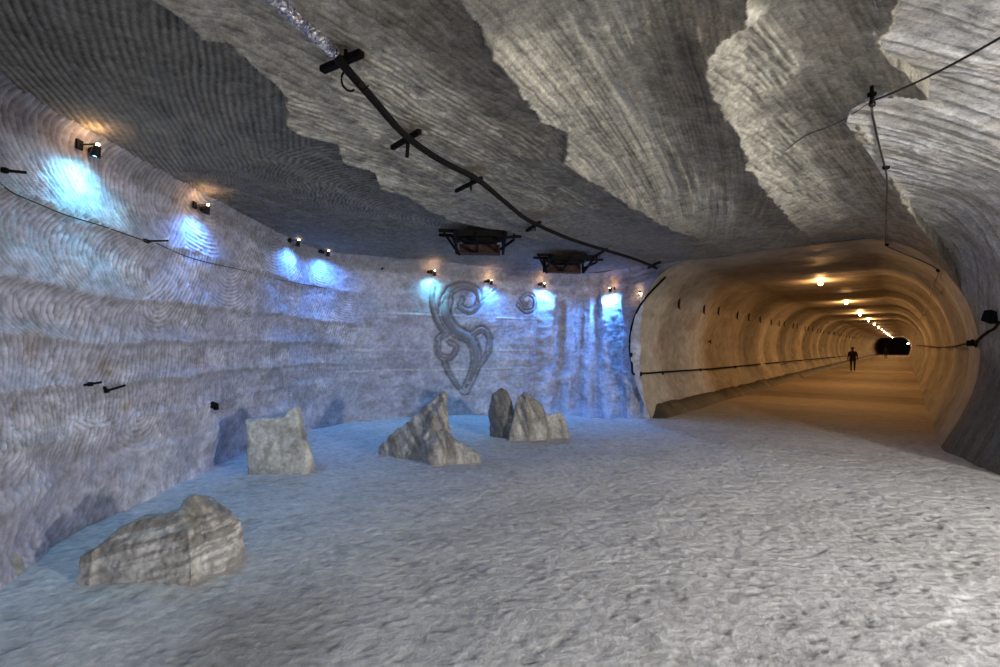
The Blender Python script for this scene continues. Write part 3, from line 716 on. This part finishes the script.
# ---------------------------------------------------------------- rusty steel frames under the ceiling
def steel_frame(lab, px, py, wid, ang, flip):
    c = roof(px, py, CEIL - .12)
    t = thing('ceiling_frame', lab, 'metal frame', tuple(c), 'rusty steel frames under the ceiling')
    t.rotation_euler = (0, 0, ang); hw = wid / 2; s = flip
    bm = bmesh.new(); add_box(bm, (0, 0, .06), (wid * .70, .80, .03), bevel=.004); add_box(bm, (0, -.40, .03), (wid * .66, .03, .10), bevel=.004); add_box(bm, (0, .10, .01), (wid * .5, .35, .06), bevel=.01); bm_obj('top_tray', bm, M_IRON, t)
    bm = bmesh.new(); add_box(bm, (0, .42, -.09), (wid * .60, .03, .20), Matrix.Rotation(.25, 3, 'X'), bevel=.004); add_box(bm, (0, .34, -.18), (wid * .56, .16, .02), bevel=.003); bm_obj('front_plate', bm, M_RUST, t)
    for sx in (-.34, -.04, .34):
        bm = bmesh.new(); add_bar(bm, (wid * sx, -.48, .02), (wid * sx, .36, -.16), .045); add_bar(bm, (wid * sx, .40, -.18), (wid * sx, .42, .13), .04); bm_obj('cross_strap', bm, M_IRON, t)
    bm = bmesh.new()
    add_bar(bm, (-hw * s, -.10, .10), (-hw * .60 * s, .34, -.20), .035); add_bar(bm, (-hw * .78 * s, .05, .08), (-hw * .60 * s, .34, -.20), .035); add_bar(bm, (-hw * 1.12 * s, -.30, .09), (-hw * .55 * s, -.25, .09), .055); add_bar(bm, (-hw * 1.15 * s, .0, .08), (-hw * .6 * s, .05, .08), .05)
    bm_obj('v_stay', bm, M_IRON, t)
    bm = bmesh.new(); add_bar(bm, (hw * .6 * s, .30, -.10), (hw * .95 * s, -.05, .0), .04); add_bar(bm, (hw * .6 * s, -.05, .04), (hw * 1.15 * s, -.10, .05), .05); add_bar(bm, (hw * .95 * s, -.05, .0), (hw * .96 * s, -.05, .13), .035)
    bm_obj('side_stay', bm, M_IRON, t)
    for sx in (-.3, .3):
        bm = bmesh.new(); add_bar(bm, (wid * sx, 0, .04), (wid * sx, 0, .2), .04); bm_obj('ceiling_anchor', bm, M_IRON, t)
steel_frame('larger rusty steel frame fixed under the ceiling, left of the pair', 480, 240, 1.25, .05, 1)
steel_frame('smaller rusty steel frame fixed under the ceiling, right of the pair nearer the folds', 568, 262, 1.35, .12, 1)

# ---------------------------------------------------------------- carved relief on the far wall
rel = [
    ([(447, 300), (445, 316), (455, 330), (469, 338), (476, 352), (474, 370), (465, 391)], .085, .045),
    ([(447, 302), (451, 290), (463, 285), (476, 290), (479, 302), (471, 311), (461, 307), (462, 299)], .055, .028),
    ([(434, 286), (432, 302), (437, 320), (446, 334)], .030, .030),
    ([(447, 332), (438, 340), (439, 355), (451, 357), (456, 347), (449, 342)], .036, .020),
    ([(443, 357), (449, 374), (461, 391)], .028, .018),
    ([(468, 338), (481, 329), (489, 337), (488, 352), (479, 366), (470, 384)], .040, .020),
    ([(477, 302), (486, 294), (495, 287)], .030, .014),
    ([(518, 305), (526, 312), (534, 308), (534, 298), (527, 294), (521, 299), (525, 305)], .022, .014)]
# the wall is cut back in a dark groove round every stroke
def groove(strokes):
    me = wall_left.data; n = len(me.vertices); co = np.empty(n * 3, np.float32); me.vertices.foreach_get('co', co); co = co.reshape(-1, 3)
    cl = np.empty(n * 4, np.float32); me.attributes['col'].data.foreach_get('color', cl); cl = cl.reshape(-1, 4)
    sel = np.where((co[:, 1] > 9) & (co[:, 0] > -2.6) & (co[:, 0] < 1.6) & (co[:, 2] > .5))[0]; P = co[sel]; sh = np.zeros(len(sel)); dk = np.zeros(len(sel))
    for st, r0, r1 in strokes:
        pts = smooth_path(drape(st, 0, [1]), 8); m = len(pts)
        for k, p in enumerate(pts):
            r = 1.7 * (r0 + (r1 - r0) * k / m); d = np.sqrt(((P - np.array(p)) ** 2).sum(1))
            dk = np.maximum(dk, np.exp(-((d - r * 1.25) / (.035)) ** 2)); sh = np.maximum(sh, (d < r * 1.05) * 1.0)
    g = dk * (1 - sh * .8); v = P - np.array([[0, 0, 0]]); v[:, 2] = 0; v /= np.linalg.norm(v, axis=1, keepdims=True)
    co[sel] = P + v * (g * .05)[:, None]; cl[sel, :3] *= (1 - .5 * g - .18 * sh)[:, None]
    me.vertices.foreach_set('co', co.ravel()); me.attributes['col'].data.foreach_set('color', cl.ravel()); me.update()
groove(rel)
M_REL = salt_mat('relief_salt', bscale=30, vary=.3, bump=.5)
def carve(strokes, lab):
    bm = bmesh.new()
    for st, r0, r1 in strokes:
        pts = smooth_path(drape(st, -.03 - .4 * r0, [1]), 6)
        add_tube(bm, pts, r0, 10, rfun=lambda t, r0=r0, r1=r1: 1.7 * (r0 + (r1 - r0) * t) * min(1, .55 + 3 * min(t, 1 - t)))
    o = bm_obj('carved_relief', bm, M_REL, None, True)
    at_ = o.data.attributes.new('col', 'FLOAT_COLOR', 'POINT'); at_.data.foreach_set('color', np.tile([.24, .24, .27, 1], len(o.data.vertices)).astype(np.float32))
    tag(o, lab, 'wall carving')
carve(rel[:-1], 'large curling plant-like relief carved into the blue-lit salt wall between two small lamps')
carve(rel[-1:], 'small round scroll carved into the salt wall left of the draped folds')

# ---------------------------------------------------------------- cables and stubs on the left wall
cp = drape([(-8, 176), (10, 190), (32, 202), (64, 214), (100, 226), (128, 235), (150, 242)], .014, [1])
t = thing('wall_cable', 'thin dark cable sagging along the left wall below the first two blue lamps', 'cable', tuple(cp[0]))
bm = bmesh.new(); add_tube(bm, sub(t, smooth_path(cp, 6)), .0055, 6); bm_obj('cable_strand', bm, M_WIRE, t, True)
h = hit(146, 241, [1]); bm = bmesh.new(); q = h[0] - t.location; add_bar(bm, q, q + Vector((.16, .12, .03)), .018); add_box(bm, q, (.03, .07, .04), bevel=.004); bm_obj('bracket', bm, M_IRON, t)
cp = drape([(156, 244), (180, 254), (205, 262), (240, 270), (280, 280), (325, 288)], .014, [1])
t = thing('wall_cable', 'thin dark cable on the left wall below the second, third and fourth blue lamps', 'cable', tuple(cp[0]))
bm = bmesh.new(); add_tube(bm, sub(t, smooth_path(cp, 6)), .0055, 6); bm_obj('cable_strand', bm, M_WIRE, t, True)
for (px, py, dx, dz, lab) in ((3, 169, .12, .03, 'short dark rod in the left wall at the left edge of the view'), (104, 387, .16, .05, 'longer bent iron stub in the left wall, at middle height'),
                              (84, 385, .08, .01, 'shorter iron stub with a rusty streak in the left wall at middle height'), (382, 268, .10, .04, 'small dark hook high on the wall left of the carved relief')):
    h = hit(px, py, [1]); bm = bmesh.new(); n = h[1]
    add_bar(bm, -n * .02, n * .05, .022); add_bar(bm, n * .05, n * .06 + Vector((dx * .3, dx, dz)), .020); add_box(bm, n * .05, (.035, .035, .04), bevel=.004)
    o = bm_obj('wall_stub', bm, M_IRON); o.location = h[0]; tag(o, lab, 'bracket')
h = hit(213, 405, [1]); bm = bmesh.new(); add_tube(bm, [Vector((0, 0, 0)) - h[1] * .03, h[1] * .06], .045, 12); add_box(bm, h[1] * .06 + Vector((.01, 0, -.03)), (.05, .06, .05), bevel=.008)
o = bm_obj('wall_socket', bm, M_IRON); o.location = h[0]; tag(o, 'small round black socket low on the left wall above the upright salt block', 'socket')

# ---------------------------------------------------------------- salt rocks
from mathutils import noise as mn
def vnoise3(p, seed):
    return np.array([mn.fractal(Vector((float(q[0]) + seed * .37, float(q[1]) - seed * .21, float(q[2]) + 5.1)), .8, 2.0, 4) for q in p])
def rock(name, label, loc, rotz, hulls, vox, amp, col, streak=0, group=None, dark=None):
    bm = bmesh.new()
    for pts in hulls:
        vs = [bm.verts.new(p) for p in pts]
        r = bmesh.ops.convex_hull(bm, input=vs)
        kill = [e for e in r['geom_interior'] if isinstance(e, bmesh.types.BMVert)]
        bmesh.ops.delete(bm, geom=kill, context='VERTS')
    me = bpy.data.meshes.new(name); bm.to_mesh(me); bm.free()
    o = bpy.data.objects.new(name, me); COL.objects.link(o)
    md = o.modifiers.new('r', 'REMESH'); md.mode = 'VOXEL'; md.voxel_size = vox
    sm = o.modifiers.new('s', 'SMOOTH'); sm.iterations = 3; sm.factor = .5
    bpy.context.view_layer.update(); g = bpy.context.evaluated_depsgraph_get()
    me2 = bpy.data.meshes.new_from_object(o.evaluated_get(g)); o.modifiers.clear(); o.data = me2; me2.name = name
    n = len(me2.vertices); co = np.empty(n * 3, np.float32); me2.vertices.foreach_get('co', co); co = co.reshape(-1, 3)
    no = np.empty(n * 3, np.float32); me2.vertices.foreach_get('normal', no); no = no.reshape(-1, 3)
    big = vnoise3(co * 3.0, 601); fin = vnoise3(co * 11, 611); vf = vnoise3(co * 34, 631)
    # flow lines running down-right in the rock
    if streak == 1:
        u = co[:, 2] - co[:, 0] * .28; lay = 2.2 * vnoise3(np.stack([co[:, 0] * 2.2, co[:, 1] * 2.2, u * 17], -1), 651) * sst(.56, .36, co[:, 2] + .1 * big)
    elif streak == 2:
        u = co[:, 0] + co[:, 1] * .25 + co[:, 2] * .38; lay = 2.0 * vnoise3(np.stack([u * 9, co[:, 1] * 1.6, co[:, 2] * 1.6], -1), 661)
    else: lay = fin
    d = amp * (big * 1.0 + fin * .45) + (.005 if streak == 1 else .010 if streak else .003) * lay + .005 * vf
    co = co + no * d[:, None]; co[:, 2] = np.where(co[:, 2] < -.05, -.05, co[:, 2])
    me2.vertices.foreach_set('co', co.ravel()); me2.polygons.foreach_set('use_smooth', np.ones(len(me2.polygons), bool)); me2.update()
    C = np.ones((n, 3)) * np.array(col)
    C = mixc(C, (.30, .28, .25), sst(-.1, .5, vnoise3(co * 2.4, 621)) * .6)
    C = mixc(C, (.70, .69, .67), sst(.15, .6, -lay * .5 + fin * .5) * .45)
    C = mixc(C, (.16, .14, .12), sst(-.1, .5, lay + .5 * vf) * (.70 if streak else .15))
    C = mixc(C, (.18, .16, .13), sst(.15, .5, vnoise3(co * 5 + 7, 641)) * .45)
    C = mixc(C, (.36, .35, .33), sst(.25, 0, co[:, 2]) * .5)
    if dark is not None: C = mixc(C, (.10, .10, .105), sst(dark + .05, dark - .08, co[:, 0] + .05 * fin) * .85)  # shade of the rock's left side painted into its colour
    C = C * (1 + .25 * vf)[:, None]
    a_ = me2.attributes.new('col', 'FLOAT_COLOR', 'POINT'); a_.data.foreach_set('color', np.concatenate([np.clip(C, 0, 1), np.ones((n, 1))], 1).astype(np.float32).ravel())
    me2.materials.clear(); me2.materials.append(M_ROCK)
    o.location = loc; o.rotation_euler = (0, 0, rotz)
    return tag(o, label, 'rock', group)
def gp(px, py): return on_z(px, py, 0)
# near slab: flat, wedge shaped, striped broad face
g = gp(145, 584); SC = lambda H, k: [[(x * k, y * k, z * (k + .05)) for x, y, z in h] for h in H]
rock('salt_rock', 'low wedge-shaped salt boulder with striped face at the lower left, nearest to the viewer', (g.x, g.y + .02, 0), .0,
     SC([[(-.52, .0, -.1), (.38, -.10, -.1), (-.55, .05, .16), (-.42, .10, .30), (-.22, .16, .44), (.16, .14, .52), (.36, -.02, .38), (.42, -.08, .04), (-.50, .45, -.1), (.40, .50, -.1), (-.30, .50, .36), (.22, .48, .50)],
      [(.12, .1, -.1), (.50, .10, -.1), (.10, .25, .56), (.24, .22, .62), (.42, .18, .40), (.58, .22, .16), (.56, .5, -.1), (.2, .55, .5), (.5, .48, .3)],
      [(-.60, .02, -.1), (-.44, -.04, -.1), (-.60, .05, .18), (-.46, 0, .24), (-.5, .3, -.1), (-.46, .3, .3)]], .88),
     .012, .022, (.62, .61, .60), 1)
g = gp(272, 477)
rock('salt_rock', 'upright squarish pale salt block against the long left wall below the black socket', (g.x, g.y + .05, 0), -.05,
     SC([[(-.38, 0, -.1), (.36, .02, -.1), (-.47, .05, .74), (-.40, .0, .70), (.16, .06, .80), (.40, .05, .30), (.42, .02, .06), (-.4, .5, -.1), (.38, .5, -.1), (-.42, .45, .72), (.18, .45, .84)],
      [(.0, .06, .3), (.10, .08, .84), (.24, .10, .93), (.30, .10, .78), (.27, .06, .58), (.38, .06, .40), (.2, .4, .88), (.3, .4, .3)],
      [(.2, 0, -.1), (.46, .05, -.1), (.50, .10, .28), (.44, .05, .46), (.2, .03, .5), (.3, .4, .4), (.45, .4, .0)]], .93),
     .018, .018, (.62, .60, .56), 0)
g = gp(440, 462)
rock('salt_rock', 'leaning salt rock with ribs flowing down to two toes, left of the cleft rock', (g.x, g.y, 0), 0,
     [[(-1.10, .60, -.1), (-1.05, .50, .12), (-.80, .40, .20), (-.5, .35, .46), (-.12, .35, .92), (.02, .30, 1.02), (.08, .30, .92), (-.1, .2, .3), (-.3, .1, -.1), (-.9, .85, -.1), (-.4, .8, .2), (.0, .62, .8)],
      [(-.16, .30, .78), (.04, .22, .94), (.10, .28, .68), (.06, .2, .45), (-.30, .1, .25), (-.28, .02, -.1), (.18, .0, -.1), (.0, .6, .6), (.1, .7, -.1)],
      [(-.24, .05, .30), (.04, .15, .50), (.0, .02, .2), (-.12, -.10, .20), (-.16, -.16, -.1), (.02, -.18, .14), (.08, -.16, -.1), (-.1, .3, .4), (.1, .2, -.1)],
      [(.0, .10, .48), (.12, .12, .40), (.24, .02, .24), (.40, -.06, .16), (.56, -.02, .12), (.60, .0, .02), (.58, -.02, -.1), (.1, -.1, -.1), (.1, .4, -.1), (.5, .25, -.1), (.1, .35, .3)]],
     .018, .024, (.42, .405, .385), 2)
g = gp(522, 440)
rock('salt_rock', 'cleft salt rock with painted left shade, pale rib and low tail, farthest of the rocks', (g.x, g.y + .05, 0), 0,
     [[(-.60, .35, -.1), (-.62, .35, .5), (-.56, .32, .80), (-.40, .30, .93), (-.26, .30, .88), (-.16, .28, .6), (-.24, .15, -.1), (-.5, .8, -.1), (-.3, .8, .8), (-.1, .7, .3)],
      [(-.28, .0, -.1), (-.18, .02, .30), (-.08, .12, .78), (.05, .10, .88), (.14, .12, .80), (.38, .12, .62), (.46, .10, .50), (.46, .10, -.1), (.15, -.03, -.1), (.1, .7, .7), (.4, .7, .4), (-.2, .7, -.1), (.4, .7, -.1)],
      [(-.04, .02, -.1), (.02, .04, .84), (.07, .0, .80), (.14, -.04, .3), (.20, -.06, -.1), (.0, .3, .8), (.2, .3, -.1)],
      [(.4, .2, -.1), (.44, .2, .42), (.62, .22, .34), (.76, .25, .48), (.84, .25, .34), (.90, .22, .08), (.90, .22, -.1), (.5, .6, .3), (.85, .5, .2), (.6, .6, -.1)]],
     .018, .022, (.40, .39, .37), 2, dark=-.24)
g = gp(-27, 594)
rock('salt_rock', 'greenish salt lump at the left edge, mostly out of view', (g.x - .16, g.y + .05, 0), 0,
     [[(-.2, 0, -.1), (.22, 0, -.1), (-.2, .1, .26), (.17, .05, .24), (.2, .02, .1), (-.2, .35, -.1), (.2, .35, -.1), (.1, .3, .26), (-.15, .3, .3)]], .02, .02, (.42, .42, .38), 0)

# ---------------------------------------------------------------- people far down the tunnel
def person(label, loc, heading, h=1.70, arms=.16):
    t = thing('person', label, 'person', tuple(loc)); t.rotation_euler = (0, 0, heading)
    J = {'pel': (0, 0, .93, .15, .12), 'wai': (0, 0, 1.08, .14, .11), 'che': (0, .01, 1.30, .17, .12), 'nec': (0, .01, 1.47, .06, .06), 'hd0': (0, .02, 1.53, .07, .08), 'hd1': (0, .03, 1.62, .085, .10), 'hd2': (0, .02, 1.70, .06, .07),
         'hl': (-.10, 0, .88, .10, .10), 'kl': (-.11, .12, .50, .065, .065), 'al': (-.11, .05, .09, .045, .045), 'tl': (-.12, .20, .04, .04, .03),
         'hr': (.10, 0, .88, .10, .10), 'kr': (.10, -.02, .49, .065, .065), 'ar': (.10, -.22, .13, .045, .045), 'tr': (.11, -.10, .04, .04, .03),
         'sl': (-.20, 0, 1.40, .075, .075), 'el': (-.20 - arms, -.06, 1.14, .052, .052), 'wl': (-.24 - arms, .06, .92, .034, .034), 'fl': (-.24 - arms, .09, .82, .03, .02),
         'sr': (.20, 0, 1.40, .075, .075), 'er': (.20 + arms, .03, 1.14, .052, .052), 'wr': (.22 + arms, .14, .93, .034, .034), 'fr': (.22 + arms, .18, .84, .03, .02)}
    E = [('pel', 'wai'), ('wai', 'che'), ('che', 'nec'), ('nec', 'hd0'), ('hd0', 'hd1'), ('hd1', 'hd2'), ('pel', 'hl'), ('hl', 'kl'), ('kl', 'al'), ('al', 'tl'), ('pel', 'hr'), ('hr', 'kr'), ('kr', 'ar'), ('ar', 'tr'),
         ('che', 'sl'), ('sl', 'el'), ('el', 'wl'), ('wl', 'fl'), ('che', 'sr'), ('sr', 'er'), ('er', 'wr'), ('wr', 'fr')]
    # five fingers on each hand
    for sd in ('l', 'r'):
        f = J['f' + sd]
        for q, (dx, dy, dz) in enumerate(((-.020, .03, -.05), (-.008, .04, -.075), (.006, .04, -.08), (.018, .035, -.065), (.03 if sd == 'l' else -.03, .05, -.01))):
            nm = 'g%s%d' % (sd, q); J[nm] = (f[0] + dx, f[1] + dy, f[2] + dz, .009, .009); E.append(('f' + sd, nm))
    keys = list(J); k = h / 1.78
    me = bpy.data.meshes.new('body'); me.from_pydata([tuple(c * k for c in J[n][:3]) for n in keys], [(keys.index(a), keys.index(b)) for a, b in E], [])
    o = bpy.data.objects.new('body', me); COL.objects.link(o)
    md = o.modifiers.new('skin', 'SKIN'); o.modifiers.new('sub', 'SUBSURF').levels = 2
    for n, sv in zip(keys, me.skin_vertices[0].data): sv.radius = (J[n][3] * k, J[n][4] * k); sv.use_root = (n == 'pel')
    bpy.context.view_layer.update(); g = bpy.context.evaluated_depsgraph_get(); m2 = bpy.data.meshes.new_from_object(o.evaluated_get(g)); o.modifiers.clear(); o.data = m2; m2.name = 'body'
    m2.materials.clear(); m2.materials.append(M_CLOTH); m2.materials.append(M_SKIN)
    for p in m2.polygons:
        z = p.center.z / k; r = abs(p.center.x) / k; p.use_smooth = True
        p.material_index = 1 if z > 1.50 or (r > .24 and z < .93) else 0
    o.parent = t
    bm = bmesh.new(); bmesh.ops.create_uvsphere(bm, u_segments=16, v_segments=10, radius=1, matrix=Matrix.Translation((0, -.005 * k, 1.665 * k)) @ Matrix.Diagonal((.098 * k, .115 * k, .105 * k, 1)))
    bmesh.ops.delete(bm, geom=[v for v in bm.verts if v.co.z < 1.63 * k and v.co.y > -.01], context='VERTS'); bm_obj('hair', bm, M_HAIR, t, True)
    bm = bmesh.new()   # open jacket hanging round the torso
    lathe(bm, [(.13 * k, 1.46 * k), (.215 * k, 1.40 * k), (.205 * k, 1.2 * k), (.19 * k, 1.05 * k), (.215 * k, .80 * k), (.195 * k, .80 * k), (.17 * k, 1.05 * k), (.18 * k, 1.2 * k)], 20, Matrix.Diagonal((1, .72, 1, 1))); bm_obj('jacket', bm, M_CLOTH, t, True)
    return t
def tun_floor(px, py):
    p = on_z(px, py, 0); r = BV[4].ray_cast(Vector((p.x, p.y, 1)), Vector((0, 0, -1))); return r[0]
person('person in dark clothes walking along the tunnel with arms held out, the nearer one', tun_floor(853, 371.5), math.radians(-40), 1.72, .05)
person('tiny dark figure of a person near the far end of the tunnel', tun_floor(886, 358.5), math.radians(-40), 1.70, .06)

# ---------------------------------------------------------------- gallery floodlight to the right, and a fill added behind the viewer
def area(name, loc, target, size, e, c):
    ld = bpy.data.lights.new(name, 'AREA'); ld.energy = e; ld.color = c; ld.size = size; ld.shape = 'DISK'
    o = bpy.data.objects.new(name, ld); COL.objects.link(o); o.location = loc
    o.rotation_euler = (Vector(target) - Vector(loc)).to_track_quat('-Z', 'Y').to_euler(); return o
area('gallery_floodlight', (6.9, -1.2, 2.0), (3.0, 7.0, 1.6), .5, 520, (1, .97, .91))
area('added_fill', (0.5, -3.4, 2.0), (0, 8, 1.8), 2.6, 230, (.96, .96, 1.0))  # soft fill added out of view to brighten the left wall

w = bpy.data.worlds.new('world'); scene.world = w; w.use_nodes = True
w.node_tree.nodes['Background'].inputs[0].default_value = (.5, .52, .6, 1); w.node_tree.nodes['Background'].inputs[1].default_value = .10

scene.view_settings.view_transform = 'Standard'; scene.view_settings.look = 'None'; scene.view_settings.gamma = 1; scene.view_settings.use_curve_mapping = False
scene.view_settings.exposure = 0.0
scene.cycles.use_denoising = True
scene.cycles.sample_clamp_indirect = 8
scene.cycles.max_bounces = 8; scene.cycles.diffuse_bounces = 4
